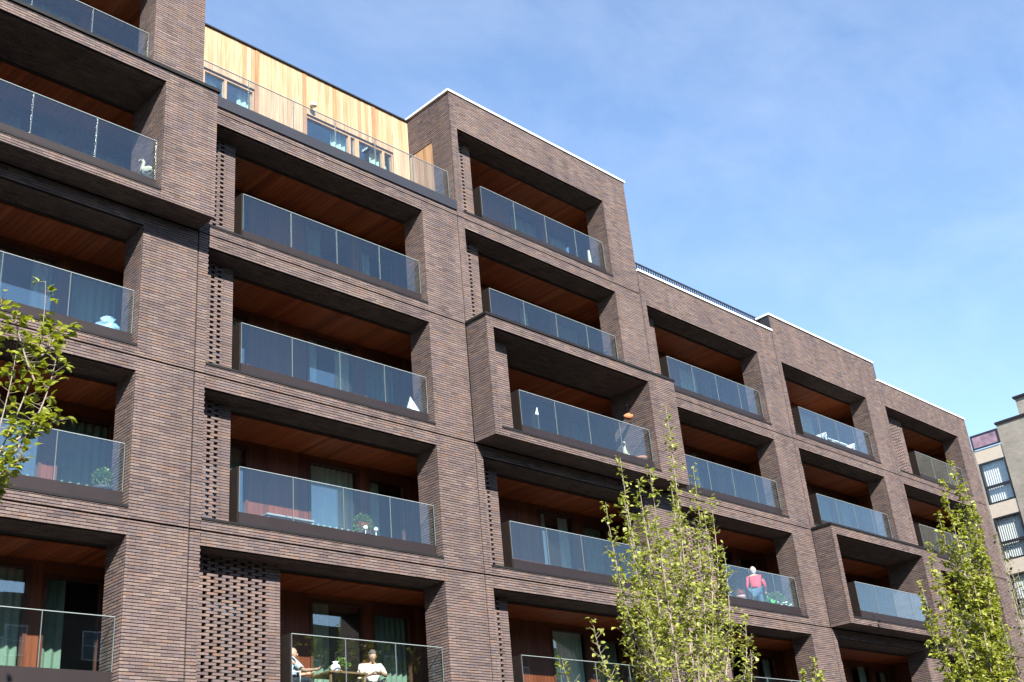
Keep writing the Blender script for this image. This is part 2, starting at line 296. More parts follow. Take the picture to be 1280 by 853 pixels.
WL = {}          # bricks of each bay
for i in range(6):
    x0, x1 = J[i], J[i + 1]; core = []; br = []; sills = []; slabs = []; top_storey = STOREYS[i][-1]
    for k in STOREYS[i]:
        z0 = H * (k - 3); z1 = z0 + H; yf = BOX.get((i, k), 0.); box = (i, k) in BOX; vis = k >= 2
        ztop = z1 - .02
        if k == top_storey: ztop = TOP[i] if i != 1 else z1 - .02
        g = .016; zb = z0 + .02
        zc = zb + (REC if box else 0.)
        xa, xb = x0 + .24, x1 - 1.2; zs, zl = z0 + .2, z0 + 2.8
        # mortar bodies
        core += [(x0 + g + REC, xa - REC, yf + REC, yf + .45, zc + .001, ztop), (xb + REC, x1 - g - REC * (1 if box else 0), yf + REC, .70, zc + .001, ztop),
                 (xa - REC, xb + REC, yf + REC + .0005, .70, zc + .0015, zs - .001), (xa - REC, xb + REC, yf + REC + .0005, .70, zl + REC, ztop - .0005)]
        xn = x0 + (2.26 if (i, k) in WIDE else 1.1)
        # fronts
        lay(br, 'y', yf, x0 + g, xa, zb, ztop); lay(br, 'y', yf, xb, x1 - g, zb, ztop)
        lay(br, 'y', yf, xa + .001, xb - .001, zb, zs); lay(br, 'y', yf, xa + .001, xb - .001, zl, ztop)
        if vis:
            lay(br, 'x', xb, yf + .062, .70, z0 + .245, zl)
            lay(br, 'z', zl, xa, xb, yf + .062, .70)
        # recessed screen or nib
        yn = yf + .45
        if (SOLID.get(i) or box) and (i, k) not in WIDE:
            core.append((xa - .03, xn - REC, yn + REC, yn + .22, zs, zl)); lay(br, 'y', yn, xa - .05, xn, z0 + .247, zl - .002); 
        else:
            hx = [x0 + .30 + .16 * n for n in range(0, 11) if x0 + .30 + .16 * n < xn - .27]
            kk = math.floor((z0 + .247) / CH)
            while kk * CH < zl:
                a = max(z0 + .247, kk * CH + .006); b = min(zl - .002, (kk + 1) * CH - .006)
                if b - a > .015:
                    holes = [h for n, h in enumerate(hx) if (n + kk) % 2 == 0]; c = xa - .05
                    for h in holes:
                        if h - .046 - c > .02: br.append((c, h - .046, yn + random.uniform(-.002, .002), yn + .1, a, b))
                        c = h + .046
                    while c < xn - .02:
                        d = min(c + .22, xn); d = xn if xn - d < .08 else d
                        br.append((c, d - (.008 if d < xn else 0), yn + random.uniform(-.002, .002), yn + .1, a, b)); c = d
                    # thin bed joint between the courses, where both courses are solid
                kk += 1
            core.append((hx[-1] + .06, xn - .012, yn + .012, yn + .09, zs, zl - .001))
        lay(br, 'x', xn - .001, yn + .1, .70, z0 + .247, zl - .002, .012) if vis else None
        core.append((xn, xn + .02, yn + .1, .70, zs, zl))
        if box:
            # left flank and underside of a projecting box, closed roof
            lay(br, 'x', x0 + g, yf + .062, -.004, zb, ztop); lay(br, 'z', zb, x0 + g, x1 - g, yf + .062, -.004)
            core += [(x0 + g + REC + .001, xa - .02, yf + .02, .0, zb + REC, ztop - .001), (xa - .03, xb + .03, yf + .02, .0, zb + REC, zs - .004), (x0 + .017, xa - .03, .0005, .72, zb + REC + .002, ztop - .002)]
            slabs.append((x0 + .02, x1 - .02, yf + .02, 0., z1 - .16, z1 - .03))
            P('box_flashing', [(x0 - .02, x1 + .025, yf - .03, .0, z1 - .012, z1 + .055)], M['sill'])
        # sill, slab, ceiling, back wall
        sills.append((xa - .0, xb + .0, yf - .016, .70 if not box else .70, zs, z0 + .246))
        slabs += [(x0 + .05, x1 - .05, .26, .702, z0 - .2, z0 + .25), (x0 + .05, x1 - .05, .702, 2.6, z0 - .33, z0 + .249)]
        if k == top_storey: slabs.append((x0 + .05, x1 - .05, .702, 2.6, z0 + 2.76, z0 + 3.05))
        if not vis: continue
        cz = z0 + 2.72
        cb = []; x = x0 + .05
        while x < x1 - .05: cb.append((x, min(x + .122, x1 - .05), .706, 1.80, cz + random.uniform(0, .002), cz + .022)); x += .130
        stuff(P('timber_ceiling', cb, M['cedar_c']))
        wb = []; yb = 1.8
        segs = [(.05, .90), (2.40, 3.93), (5.36, 5.58), (6.72, x1 - x0 - .05)]
        for a, b in segs:
            n = max(1, round((b - a) / .125)); w = (b - a) / n
            for q in range(n): wb.append((x0 + a + q * w + .003, x0 + a + (q + 1) * w - .003, yb + random.uniform(0, .003), yb + .03, z0 + .25, cz))
        wb.append((x0 + .9, x0 + 2.4, yb + .002, yb + .03, z0 + 2.62, cz)); wb.append((x0 + 3.93, x0 + 5.36, yb + .002, yb + .03, z0 + 2.62, cz)); wb.append((x0 + 5.58, x0 + 6.72, yb + .002, yb + .03, z0 + 2.5, cz))
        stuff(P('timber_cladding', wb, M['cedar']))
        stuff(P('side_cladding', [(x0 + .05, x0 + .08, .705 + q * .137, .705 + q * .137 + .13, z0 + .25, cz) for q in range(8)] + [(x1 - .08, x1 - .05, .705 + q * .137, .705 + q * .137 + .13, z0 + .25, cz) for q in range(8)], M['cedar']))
        rr = random.Random(i * 31 + k)
        def cur(a, b):
            t = rr.random(); ci = rr.choice([0, 0, 1, 2, 1])
            if t < .5: return [(a, b, ci)]
            if t < .8: return [(a, a + (b - a) * .3, ci), (b - (b - a) * .3, b, ci)]
            return [(a, a + (b - a) * .45, ci)]
        for a, b, zt in ((.90, 2.40, 2.62), (3.93, 5.36, 2.62), (5.58, 6.72, 2.5)):
            window(x0 + a, x0 + b, yb + .03, z0 + .25, z0 + zt, M['frame'], curt=cur(x0 + a + .03, x0 + b - .03))
        gx = x0 + (2.35 if (i, k) in WIDE else 1.16); npan = 3 if (i, k) in WIDE else 4
        balustrade(gx, x1 - 1.222, yf, z0, npan, ret=True)
    # gable / side bricks
    if i == 2:
        lay(br, 'x', x0 + .008, .062, .75, 9.47, TOP[2]); lay(br, 'x', x0 + .008, .75, 1.72, 12.0, TOP[2])
        core += [(x0 + .018, x0 + .24, .02, .75, 9.3, TOP[2] - .001), (x0 + .018, x0 + .24, .75, 6., 12.01, TOP[2] - .001)]
    if i == 4:
        lay(br, 'x', x0 + .008, .38, .8, 10.1, TOP[4]); core.append((x0 + .018, x0 + .5, .03, .8, 9.5, TOP[4] - .002))
    if i == 1:
        lay(br, 'y', 0., x0 + .008, x1 - .008, 9.316, 9.45); core.append((x0 + .017, x1 - .017, REC, .7, 9.317, 9.449))
    w = P('brick_wall', core, M['mortar']); WL[i] = (w, br)
    for q in sills: P('sill_coping', [q], M['sill'])
    for q in slabs: P('floor_slab', [q], M['concrete'])
    zr = {0: 13.0, 1: 9.4, 2: 13.0, 3: 9.8, 4: 9.9, 5: 9.7}[i]
    P('building_core', [(x0 + .01, x1 - .01, 2.6, 13, GZ, zr)], M['room'])
    P('roof_deck', [(x0 + .12, x1 - .12, .3, 13.0, zr - .12, zr)] , M['grey_flash'])
    P('ground_floor_wall', [(x0, x1, .004, 2.6, GZ, H * -2 + .01)], brick_tex('plinth_brick', (.17, .11, .09), (.1, .07, .06), (.05, .04, .04)) if i == 0 else bpy.data.materials['plinth_brick'])
# dark recess behind the joints
P('joint_backing', [(J[0] + .1, J[-1] - .05, .06, .3, -6, 9.2)] if False else [(x - .05, x + .05, .09, .3, -6.1, z) for x, z in ((J[1], 9.3), (J[2], 9.3), (J[3], 10.0), (J[4], 10.0), (J[5], 9.9))] +
  [(J[i] + .02, J[i + 1] - .02, .08, .18, H * q - .03, H * q + .03) for i in range(6) for q in range(-1, 3) if H * (q) < TOP[i] - .3 and (i, q + 3) not in BOX and (i, q + 2) not in BOX], M['mortar'])
P('end_wall', [(J[-1] - .05, J[-1] + .02, .71, 13, GZ, 9.97)], bpy.data.materials['plinth_brick'])
P('left_end_wall', [(J[0] - .02, J[0] + .02, .02, 13, GZ, 13.0)], bpy.data.materials['plinth_brick'])
# the 300 bricks that show largest become single parts, the rest one mesh per bay
UNIT = boxes_mesh('brick', [(-.5, .5, 0, 1, -.5, .5)]); UNIT.materials.append(M['brick1'])
def pxsize(b):
    c = Vector(((b[0] + b[1]) / 2, b[2], (b[4] + b[5]) / 2)) - CPOS; d = c.dot(_f)
    if d <= 0: return 0
    x = 640 + CF * c.dot(_r) / d; y = 426.5 - CF * c.dot(_u) / d
    if not (5 < x < 1275 and 5 < y < 848): return 0
    return CF / d * min(1, (b[1] - b[0]) / .2)
cand = sorted(((pxsize(b), i, n) for i in (0, 1) for n, b in enumerate(WL[i][1]) if b[1] - b[0] > .15 and b[5] - b[4] > .04 and abs(b[2]) < .01), reverse=True)[:300]
pick = {0: set(), 1: set()}
for s, i, n in cand: pick[i].add(n)
for i in range(6):
    w, br = WL[i]; sel = pick.get(i, set())
    stuff(boxes('brickwork', [b for n, b in enumerate(br) if n not in sel], M['brick'], w))
    for n in sorted(sel):
        b = br[n]; o = bpy.data.objects.new('brick', UNIT); C.objects.link(o); o.parent = w
        o.location = ((b[0] + b[1]) / 2, b[2], (b[4] + b[5]) / 2); o.scale = (b[1] - b[0], b[3] - b[2], b[5] - b[4])

# copings, flashings, roof railing
P('white_coping', [(J[2] - .04, J[3] + .03, -.04, .32, 13.225, 13.285), (J[2] - .04, J[2] + .28, .32, 6.5, 13.2255, 13.2855)], M['white_cap'])
P('coping_shadow_gap', [(J[2] + .01, J[3] - .01, .01, .3, 13.2, 13.225), (J[2] + .012, J[2] + .26, .3, 6.4, 13.2, 13.2255)], M['black'])
P('white_coping', [(J[3] + .02, J[4] - .0, -.04, .34, 10.10, 10.165)], M['white_cap']); P('coping_shadow_gap', [(J[3] + .03, J[4] - .02, .01, .3, 10.08, 10.10)], M['black'])
P('white_coping', [(J[4] - .05, J[5] + .02, -.04, .34, 10.725, 10.785), (J[4] - .05, J[4] + .3, .34, .85, 10.7255, 10.7855)], M['white_cap']); P('coping_shadow_gap', [(J[4] + .01, J[5] - .02, .01, .3, 10.70, 10.725)], M['black'])
P('white_coping', [(J[5] + .02, J[6] + .02, -.04, .34, 10.005, 10.065)], M['white_cap']); P('coping_shadow_gap', [(J[5] + .03, J[6] - .02, .01, .3, 9.98, 10.005)], M['black'])
P('white_coping', [(J[0], J[1] + .03, -.04, .34, 13.225, 13.285)], M['white_cap'])
P('parapet_panel', [(J[4] - .012, J[4] + .02, .0, .37, 10.1, 10.72)], M['grey_flash'])
P('parapet_panel', [(J[5] - .01, J[5] + .10, .012, .3, 10.06, 10.72)], M['grey_flash'])
P('parapet_back', [(J[3], J[4], .32, .5, 9.8, 10.1), (J[4] + .02, J[5], .32, .8, 9.8, 10.70), (J[5], J[6], .32, .5, 9.6, 9.98)], M['mortar'])
rl = P('roof_railing', [(J[3] + .1, J[4] - .02, .48, .52, 10.80, 10.84), (J[3] + .1, J[4] - .02, .485, .515, 10.22, 10.25)], M['black'])
for q in range(60): boxes('baluster', [(J[3] + .12 + q * .12, J[3] + .15 + q * .12, .485, .515, 10.0, 10.82)], M['black'], rl)
P('terrace_fascia', [(J[1] + .02, J[2] - .01, -.035, .5, 9.45, 9.72)], M['grey_flash'])
balustrade(J[1] + .05, J[2] - .02, 0., 9.3, 6, ret=False, h0=.47, h1=1.42, fas=False)
P('brick_pier_coping', [(J[0], J[1] + .04, -.05, .0, 9.30, 9.301)] if False else [(J[0] + .3, J[1] + .03, -.64, -.0, 9.288, 9.36)], M['sill'])

# timber penthouse behind the terrace, and the timber door in the side of the tower
py, pz0, pz1 = 1.70, 9.5, 13.16
pw = P('penthouse_wall', [(J[1] + .02, J[2] + .02, py + .04, py + .12, pz0, 11.2), (J[1] + .02, J[2] + .02, py + .04, py + .12, 11.98, pz1)] + [(a, b, py + .04, py + .12, 11.2, 11.98) for a, b in ((.02, .95), (2.47, 3.90), (6.88, 7.38))], M['room'])
x = J[1] + .02
POST = [2.52, 3.86, 6.14]
while x < J[2] - .0:
    w = random.choice([.118, .118, .122]); a, b = x, min(x + w, J[2] + .01); c = (a + b) / 2
    post = any(abs(c - p) < .062 for p in POST); mt = M['larch_p'] if post else M['larch']; yy = py + random.uniform(0, .004) - (.012 if post else 0)
    inwin = (.98 < c < 2.45) or (3.92 < c < 6.86)
    spans = [(11.92, pz1)] if inwin else [(pz0, pz1)]
    if inwin: spans.append((pz0, 9.75))
    for s0, s1 in spans: boxes('cladding_board', [(a + .002, b - .002, yy, py + .04, s0, s1)], mt, pw)
    x = b
boxes('roof_edge', [(J[1], J[2] + .01, py - .05, py + .3, pz1, pz1 + .035)], M['black'], pw)
P('penthouse_roof', [(J[1], J[2] + .2, py + .1, 8, pz1 - .2, pz1 + .02)], M['grey_flash'])
P('penthouse_room', [(J[1], J[2] + .2, 3.6, 8, 9.4, pz1 - .1)], M['room'])
window(.98, 2.45, py + .10, 9.75, 11.92, M['pframe'], curt=[(1.0, 1.5, 0), (2.1, 2.43, 0)], mid=1.62)
window(3.92, 5.60, py + .10, 9.75, 11.92, M['pframe'], curt=[(4.9, 5.55, 0)], mid=5.36)
window(5.60, 6.86, py + .10, 9.75, 11.92, M['pframe'], curt=[(6.2, 6.8, 0)], mid=6.5)
dr = P('tower_side_door', [(J[2] + .03, J[2] + .09, .75, 1.70, 9.72, 12.0)], M['larch'])
for q in range(7): boxes('door_board', [(J[2] + .018 + random.uniform(0, .004), J[2] + .03, .752 + q * .135, .752 + q * .135 + .131, 9.74, 11.97)], M['larch'], dr)
lm = MB().tube([(0, 0, 0), (0, -.12, .02)], .03, 8).lathe([(.02, .02), (.07, 0), (.08, -.05), (.075, -.09)], (0, -.14, .0), 10)
l_o = lm.build('wall_lamp', M['white_cap'], bld, base); l_o.location = (4.08, py - .005, 12.2)

# ---------------------------------------------------------------- buff neighbour at the end of the terrace
NX = 44.0; nb = empty('neighbour_building', (NX, 0, GZ)); nbase = Vector((NX, 0, GZ))
tag(nb, 'pale buff brick building with dark framed windows beyond the end of the dark brick block', 'building')
buff = brick_tex('buff_brick', (.33, .295, .25), (.27, .24, .20), (.29, .27, .245)); render_m = plain('cream_render', (.55, .48, .40), .85, .2, var=.05)
def PN(name, B, mat, parent=nb): return boxes(name, B, mat, parent, nbase if parent is nb else None)
PN('wall', [(NX, NX + 12, -6.6, 1.33, GZ, 11.75), (NX, NX + 12, 2.68, 8, GZ, 10.85), (NX + .35, NX + 12, 1.33, 2.68, GZ, 10.8)], buff)
PN('roof_coping', [(NX - .06, NX + 12, -6.65, 1.38, 11.75, 11.86)], M['fascia'])
PN('roof_plant_room', [(NX + .1, NX + 4, -5, .17, 11.86, 12.72)], buff); PN('plant_room_coping', [(NX, NX + 4.1, -5.1, .25, 12.72, 12.82)], M['fascia'])
bpane = glass_mat('clear_window_glass', (.94, .96, .96), .05)
ztops = [10.15 - 2.7 * q for q in range(6)]
for zt in ztops:
    PN('render_band', [(NX + .03, NX + .4, 1.332, 2.678, zt, zt + .66)], render_m)
    y0, y1, za = 1.36, 2.65, zt - 2.04
    fB = [(NX + .02, NX + .12, y0, y0 + .07, za, zt), (NX + .02, NX + .12, y1 - .07, y1, za, zt), (NX + .021, NX + .119, y0 + .07, y1 - .07, zt - .07, zt), (NX + .021, NX + .119, y0 + .07, y1 - .07, za, za + .07), (NX + .022, NX + .118, y0 + .07, y1 - .07, zt - 1.28, zt - 1.16)]
    w = PN('window', fB, M['black'])
    for a, b in ((za + .07, zt - 1.28), (zt - 1.16, zt - .07)): boxes('pane', [(NX + .06, NX + .07, y0 + .065, y1 - .065, a - .005, b + .005)], bpane, w)
    me = curtain_mesh(y0 + .05, y1 - .05, 0, za + .04, zt - .04, .014, .11)
    for v in me.vertices: v.co = (NX + .2 + v.co.y, v.co.x, v.co.z)
    link('curtain', me, plain('white_net_curtain', (.7, .7, .68), .9, .1, var=.05) if 'white_net_curtain' not in bpy.data.materials else bpy.data.materials['white_net_curtain'], w)
bal = PN('roof_balcony_rail', [(NX - .03, NX + .03, 1.36, 2.72, 11.50, 11.58), (NX - .03, NX + .03, 1.36, 2.72, 10.86, 10.93), (NX - .028, NX + .028, 1.34, 1.42, 10.86, 11.58), (NX - .028, NX + .028, 2.64, 2.72, 10.86, 11.58)], M['black'])
boxes('tinted_panel', [(NX - .01, NX + .004, 1.42, 2.64, 10.93, 11.50)], plain('plum_panel', (.30, .19, .24), .2, .6, var=.4, scale=2.5), bal)

# ---------------------------------------------------------------- terrace across the street, seen only in the glass
ob = empty('opposite_terrace', (10, -48, GZ)); obase = Vector((10, -48, GZ)); tag(ob, 'brick terrace with sash windows across the street', 'building')
boxes('wall', [(-60, 110, -60, -48, GZ, 12.3)], brick_tex('terrace_brick', (.16, .11, .08), (.11, .08, .06), (.12, .11, .1)), ob, obase)
wm = boxes_mesh('window', [(-.6, .6, -.04, .06, -.9, .9)]); wm.materials.append(M['white_cap']); pm = boxes_mesh('pane', [(-.52, .52, .06, .075, -.82, -.03), (-.52, .52, .06, .075, .03, .82)]); pm.materials.append(plain('dark_pane', (.03, .035, .04), .05, .8))
for r_ in range(6):
    for c_ in range(34):
        w = bpy.data.objects.new('window', wm); C.objects.link(w); w.parent = ob; w.location = (-66 + c_ * 4.6, .0, 1.9 + r_ * 2.95)
        q = bpy.data.objects.new('pane', pm); C.objects.link(q); q.parent = w

# ---------------------------------------------------------------- trees
BARK = plain('pale_bark', (.30, .25, .20), .85, .15, var=.25, scale=20, bump=.3)
LEAFC = [(.20, .235, .030), (.32, .355, .048), (.25, .295, .038), (.43, .45, .085), (.35, .38, .055), (.15, .185, .026)]
LEAF = leaf_mat('leaf', LEAFC); LEAF1 = leaf_mat('leaf_single', LEAFC, True)
LEAFP = leaf_mat('leaf_pale', [(.24, .28, .045), (.37, .41, .07), (.29, .335, .05), (.48, .50, .11), (.18, .22, .032), (.30, .32, .075)])
OLIVE = leaf_mat('leaf_olive', [(.12, .14, .035), (.19, .20, .055), (.15, .17, .045)])
def leaf_verts(s):          # ovate leaf, folded along the midrib, drooping tip, lies along +Y
    w, l = .42 * s, s
    return [(0, 0, 0), (-w, .38 * l, .10 * s), (-.62 * w, .74 * l, .05 * s), (0, l, -.14 * s), (.62 * w, .74 * l, .05 * s), (w, .38 * l, .10 * s), (0, .42 * l, 0), (0, .75 * l, -.03 * s)]
LEAF_F = [(0, 6, 1), (1, 6, 7, 2), (2, 7, 3), (0, 5, 6), (6, 5, 4, 7), (7, 4, 3)]
def leaf_matrix(p, d, droop=.35):
    d = Vector(d); d.z -= droop * random.random(); d = (d + Vector((random.gauss(0, .3), random.gauss(0, .3), random.gauss(0, .25)))).normalized()
    up = Vector((random.gauss(0, .45), random.gauss(-.25, .45), 1)); x = d.cross(up).normalized(); z = x.cross(d)
    return Matrix(((x.x, d.x, z.x, p.x), (x.y, d.y, z.y, p.y), (x.z, d.z, z.z, p.z), (0, 0, 0, 1)))
def bez(pts, n):
    pts = [Vector(p) for p in pts]; out = []
    for i in range(n + 1):
        q = pts[:]; t = i / n
        while len(q) > 1: q = [a.lerp(b, t) for a, b in zip(q, q[1:])]
        out.append(q[0])
    return out
def tree(name, label, foot, leaders, leafmat, leaf_s=.115, twl=.55, per=9, step=.07, start=.3, group='street trees along the facade', fork=-5.2):
    """leaders: list of (top point, density). A short trunk forks into upright stems set with leafy twigs."""
    t = empty(name, foot); tag(t, label, 'tree', group); fb = Vector(foot)
    tr = MB(); tr.tube([fb, fb + Vector((.02, .01, 1.2)), Vector((fb.x, fb.y, fork + .2))], [.13, .105, .09], 10); tr.build('trunk', BARK, t, fb)
    st = MB(); LV = []; LF = []
    for top, dens in leaders:
        top = Vector(top); b = Vector((fb.x, fb.y, fork)); out = Vector((top.x - b.x, top.y - b.y, 0))
        pts = bez([b, b + out * .55 + Vector((0, 0, (top.z - fork) * .3)), b + out * .98 + Vector((0, 0, (top.z - fork) * .6)), top], 14)
        Ltot = (top - b).length; r0 = .010 + .0022 * Ltot
        st.tube(pts, [r0 * (1 - .92 * i / 14) + .003 for i in range(15)], 6, False)
        s = start * Ltot
        while s < Ltot:
            u = s / Ltot; f = u * 14; i = min(13, int(f)); p = pts[i].lerp(pts[i + 1], f - i); d0 = (pts[i + 1] - pts[i]).normalized()
            tl = (twl * (1 - u) ** .8 + .07) * random.uniform(.5, 1.25); an = random.random() * 6.283
            side = Vector((math.cos(an), math.sin(an), 0)); d = (d0 * .75 + side).normalized(); e = p + d * tl + Vector((0, 0, .12 * tl))
            if tl > .12: st.tube([p, p.lerp(e, .5) + Vector((0, 0, -.02 * tl)), e], [.006, .004, .002], 4, False)
            n = max(2, int(per * dens * (tl / .35) ** .7))
            for q in range(n):
                w = random.uniform(.15, 1.05); pp = p.lerp(e, w); ld = (d * .5 + Vector((random.gauss(0, .7), random.gauss(0, .7), random.gauss(0, .4)))).normalized()
                mt = leaf_matrix(pp + ld * .02, ld); b0 = len(LV); sz = leaf_s * random.uniform(.4, 1.3)
                LV += [mt @ Vector(v) for v in leaf_verts(sz)]; LF += [[b0 + a for a in fc] for fc in LEAF_F]
            s += step * random.uniform(.5, 1.5)
    st.build('stem', BARK, t, fb)
    stuff(link('crown', pydata('crown', LV, LF), leafmat, t, fb))
    return t
TY = -5.0
mid_tops = [(832, 508, -5.0, .8), (775, 572, -4.7, 1), (812, 588, -5.2, 1), (798, 600, -4.5, 1), (866, 582, -5.0, .7), (888, 622, -4.6, .9), (757, 628, -5.3, .9), (846, 630, -5.6, 1.1), (905, 690, -5.1, .9), (820, 650, -5.7, 1.2),
            (790, 660, -5.5, 1.1), (870, 660, -5.4, 1.1), (850, 700, -4.4, 1.1), (930, 765, -5.0, .8), (741, 775, -5.0, .6), (703, 826, -5.0, .35), (938, 812, -5.3, .6), (770, 700, -4.6, .9), (838, 600, -4.5, 1.), (805, 640, -5.0, 1.1), (880, 640, -5.2, 1.), (835, 660, -5.0, 1.2), (862, 720, -5.6, 1.), (800, 720, -5.7, 1.), (780, 620, -5.1, .9), (895, 740, -4.7, .9)]
tree('street_tree', 'slender upright street tree with pale stems beside the person in red', (7.2, -5.0, GZ), [(at(a, b, y), d) for a, b, y, d in mid_tops], LEAFP, per=10, start=.42, leaf_s=.088, step=.06)
right_tops = [(1190, 577, -5.0, 1.1), (1178, 600, -4.8, 1.1), (1205, 603, -5.3, 1.1), (1172, 640, -5.0, 1.1), (1215, 640, -4.8, 1.1), (1160, 680, -4.7, 1), (1196, 640, -5.6, 1.1), (1222, 680, -5.2, 1.), (1150, 725, -5.0, .6), (1178, 720, -5.6, 1.),
              (1205, 700, -5.4, 1.), (1160, 770, -5.3, .9), (1240, 740, -4.6, .6), (1186, 760, -4.5, .9)]
tree('street_tree', 'dense fastigiate street tree standing before the far end of the dark brick block', (20.3, -5.0, GZ), [(at(a, b, y), d) for a, b, y, d in right_tops], LEAF, per=15, start=.35, leaf_s=.115)
tree('street_tree', 'thin olive leaved young tree beside the dense upright tree at the far end', (22.9, -5.6, GZ), [(at(a, b, -5.6), d) for a, b, d in ((1258, 690, .5), (1246, 665, .35), (1272, 715, .6), (1266, 745, .6), (1283, 700, .6), (1250, 770, .6))], OLIVE, per=7, start=.4, leaf_s=.09)
tree('street_tree', 'small leafy treetop before the brick pier under the projecting far box', (11.9, -5.0, GZ), [(at(1015, 822, -5.0), 1.1), (at(1002, 838, -5.2), 1), (at(1028, 845, -4.8), 1)], LEAFP, per=22, start=.6, leaf_s=.09, twl=.35, fork=-6)

# near tree at the edge: each leaf large enough to pick out
foot = Vector((-6.6, -5.0, GZ)); nt_ = empty('near_tree', foot); tag(nt_, 'leafy branch tips of a tree with big bright leaves before the leftmost balconies', 'tree')
trm = MB(); fk = Vector((-6.4, -5.0, -3.6)); trm.tube([foot, foot + Vector((.03, 0, 2)), fk], [.14, .115, .075], 10); trm.build('trunk', BARK, nt_, foot)
paths = [([(-60, 680), (-18, 600), (20, 530), (50, 470), (57, 410), (57, 352)], -5.0), ([(-40, 680), (-20, 600), (5, 520), (18, 470), (22, 425)], -4.9), ([(10, 575), (40, 540), (58, 505), (66, 470), (72, 440)], -5.1), ([(-40, 560), (-18, 470), (-8, 420), (3, 372)], -5.0),
         ([(20, 550), (45, 535), (78, 525)], -5.2), ([(-20, 640), (-5, 600), (8, 570)], -4.8), ([(-20, 610), (10, 585), (36, 560)], -5.15), ([(45, 480), (30, 450), (24, 415), (18, 400)], -5.1), ([(52, 445), (68, 425), (78, 408)], -4.9)]
stm = MB(); LM = leaf_verts(1.); lme = pydata('leaf', LM, LEAF_F); lme.materials.append(LEAF1)
for pi, (pp, Y) in enumerate(paths):
    pts = bez([at(a, b, Y + .05 * random.uniform(-1, 1)) for a, b in pp], 12)
    if pi in (0, 1, 3): pts = [fk] + pts
    stm.tube(pts, [.015 * (1 - .85 * q / len(pts)) for q in range(len(pts))], 6, False)
    s = 0; nseg = len(pts) - 1
    for q in range(2, nseg):
        for rep in range(5):
            p = pts[q].lerp(pts[q + 1], random.random()); an = random.random() * 6.283
            d = Vector((math.cos(an), math.sin(an), random.uniform(.0, .7))).normalized(); p2 = p + d * random.uniform(.03, .16)
            stm.tube([p, p2], [.004, .002], 4, False)
            for leaf_n in range(random.choice([1, 2, 3])):
                m = leaf_matrix(p2, d, .5); o = bpy.data.objects.new('leaf', lme); C.objects.link(o); o.parent = nt_; o.matrix_parent_inverse = Matrix.Translation(foot).inverted()
                sc_ = random.uniform(.065, .14); o.matrix_basis = m @ Matrix.Diagonal((sc_, sc_, sc_, 1))
stm.build('stem', BARK, nt_, foot)

# ---------------------------------------------------------------- things on the balconies
def Fl(k): return H * (k - 3) + .25                     # balcony floor height
WHITE = plain('white_plastic', (.78, .78, .76), .45, .4, var=.03); CREAM = plain('cream_stone', (.50, .45, .35), .8, .2, var=.2, scale=12, bump=.4)
TERRA = plain('terracotta', (.50, .19, .09), .8, .2, var=.12); GREEN = leaf_mat('clipped_leaf', [(.09, .17, .04), (.17, .28, .07), (.12, .22, .05)])
DARKP = plain('dark_planter', (.05, .05, .055), .6, .3); SKIN = plain('skin', (.52, .30, .21), .55, .35, var=.06); BLUE = plain('blue_bag', (.26, .42, .58), .4, .4, var=.7, scale=9, bump=.6, bscale=14)
def leaf_ball(c, r, n, s, squash=1., half=False):
    V = []; F = []; c = Vector(c)
    for q in range(n):
        d = Vector((random.gauss(0, 1), random.gauss(0, 1), random.gauss(0, 1))).normalized()
        if half: d.z = abs(d.z)
        p = c + Vector((d.x * r, d.y * r, d.z * r * squash)) * random.uniform(.72, 1.); m = leaf_matrix(p, d, .2); b = len(V); k = s * random.uniform(.6, 1.2)
        V += [m @ Vector(v) for v in leaf_verts(k)]; F += [[b + a for a in f] for f in LEAF_F]
    return pydata('foliage', V, F)
def pot(t, r, h, mat): return MB().lathe([(r * .72, 0), (r * .98, h * .86), (r * 1.06, h * .87), (r * 1.06, h), (r * .9, h), (r * .85, h * .9)], n=16).build('pot', mat, t)
def topiary(loc, r, label, lift=.0):
    t = empty('topiary_plant', loc); tag(t, label, 'plant'); pot(t, .16, .3 + lift, DARKP)
    MB().tube([(0, 0, .25), (0, 0, .4 + lift)], .015, 6).build('stem', BARK, t); link('foliage', leaf_ball((0, 0, .3 + lift + r), r, 420, .05), GREEN, t); return t
def put(px, py, Y, k):
    p = at(px, py, Y); return Vector((p.x, Y, Fl(k)))
p = put(128, 603, .5, 3); topiary(p, .17, 'round clipped plant behind the glass beside the brick pier, third row of the leftmost bay', .12)
p = put(453, 662, .55, 3); topiary(p, .2, 'round clipped plant behind the glass above the seated people', .12)
for dx, q in ((-.12, 0), (.16, 1)):
    o = MB().tube([(0, 0, 0), (0, 0, .42)], .008, 6).ell((0, 0, .45), .05, 12, 8).build('globe_lamp', WHITE); o.location = (p.x + dx, .30, Fl(3)); tag(o, 'small white globe lamp standing beside the round clipped plant', 'lamp', 'globe lamps by the clipped plant')
def plastic_bag(loc, mat, label, r=.2, h=.5):
    m = MB(); n = 14; prof = [(.8, 0), (1.1, .12), (1.12, .3), (1.0, .5), (.95, .68), (.7, .82), (.35, .9), (.55, 1.)]
    m.lathe([(r * a, h * b) for a, b in prof], n=n)
    for i, v in enumerate(m.V): v += Vector((random.gauss(0, .016), random.gauss(0, .016), random.gauss(0, .012)))
    o = m.build('shopping_bag', mat); o.location = loc; tag(o, label, 'bag'); return o
p = put(133, 405, .62, 4); plastic_bag(p, BLUE, 'blue and white plastic bag slumped behind the glass', .27, .66)
p = put(516, 505, .5, 4); m = MB(); hh = .76
m.V = [Vector(v) for v in ((-.13, -.1, 0), (.17, -.1, 0), (.17, .1, 0), (-.13, .1, 0), (-.13, -.07, hh * .6), (.12, -.08, hh * .55), (.10, .07, hh * .6), (-.12, .07, hh * .66), (-.07, 0, hh))]
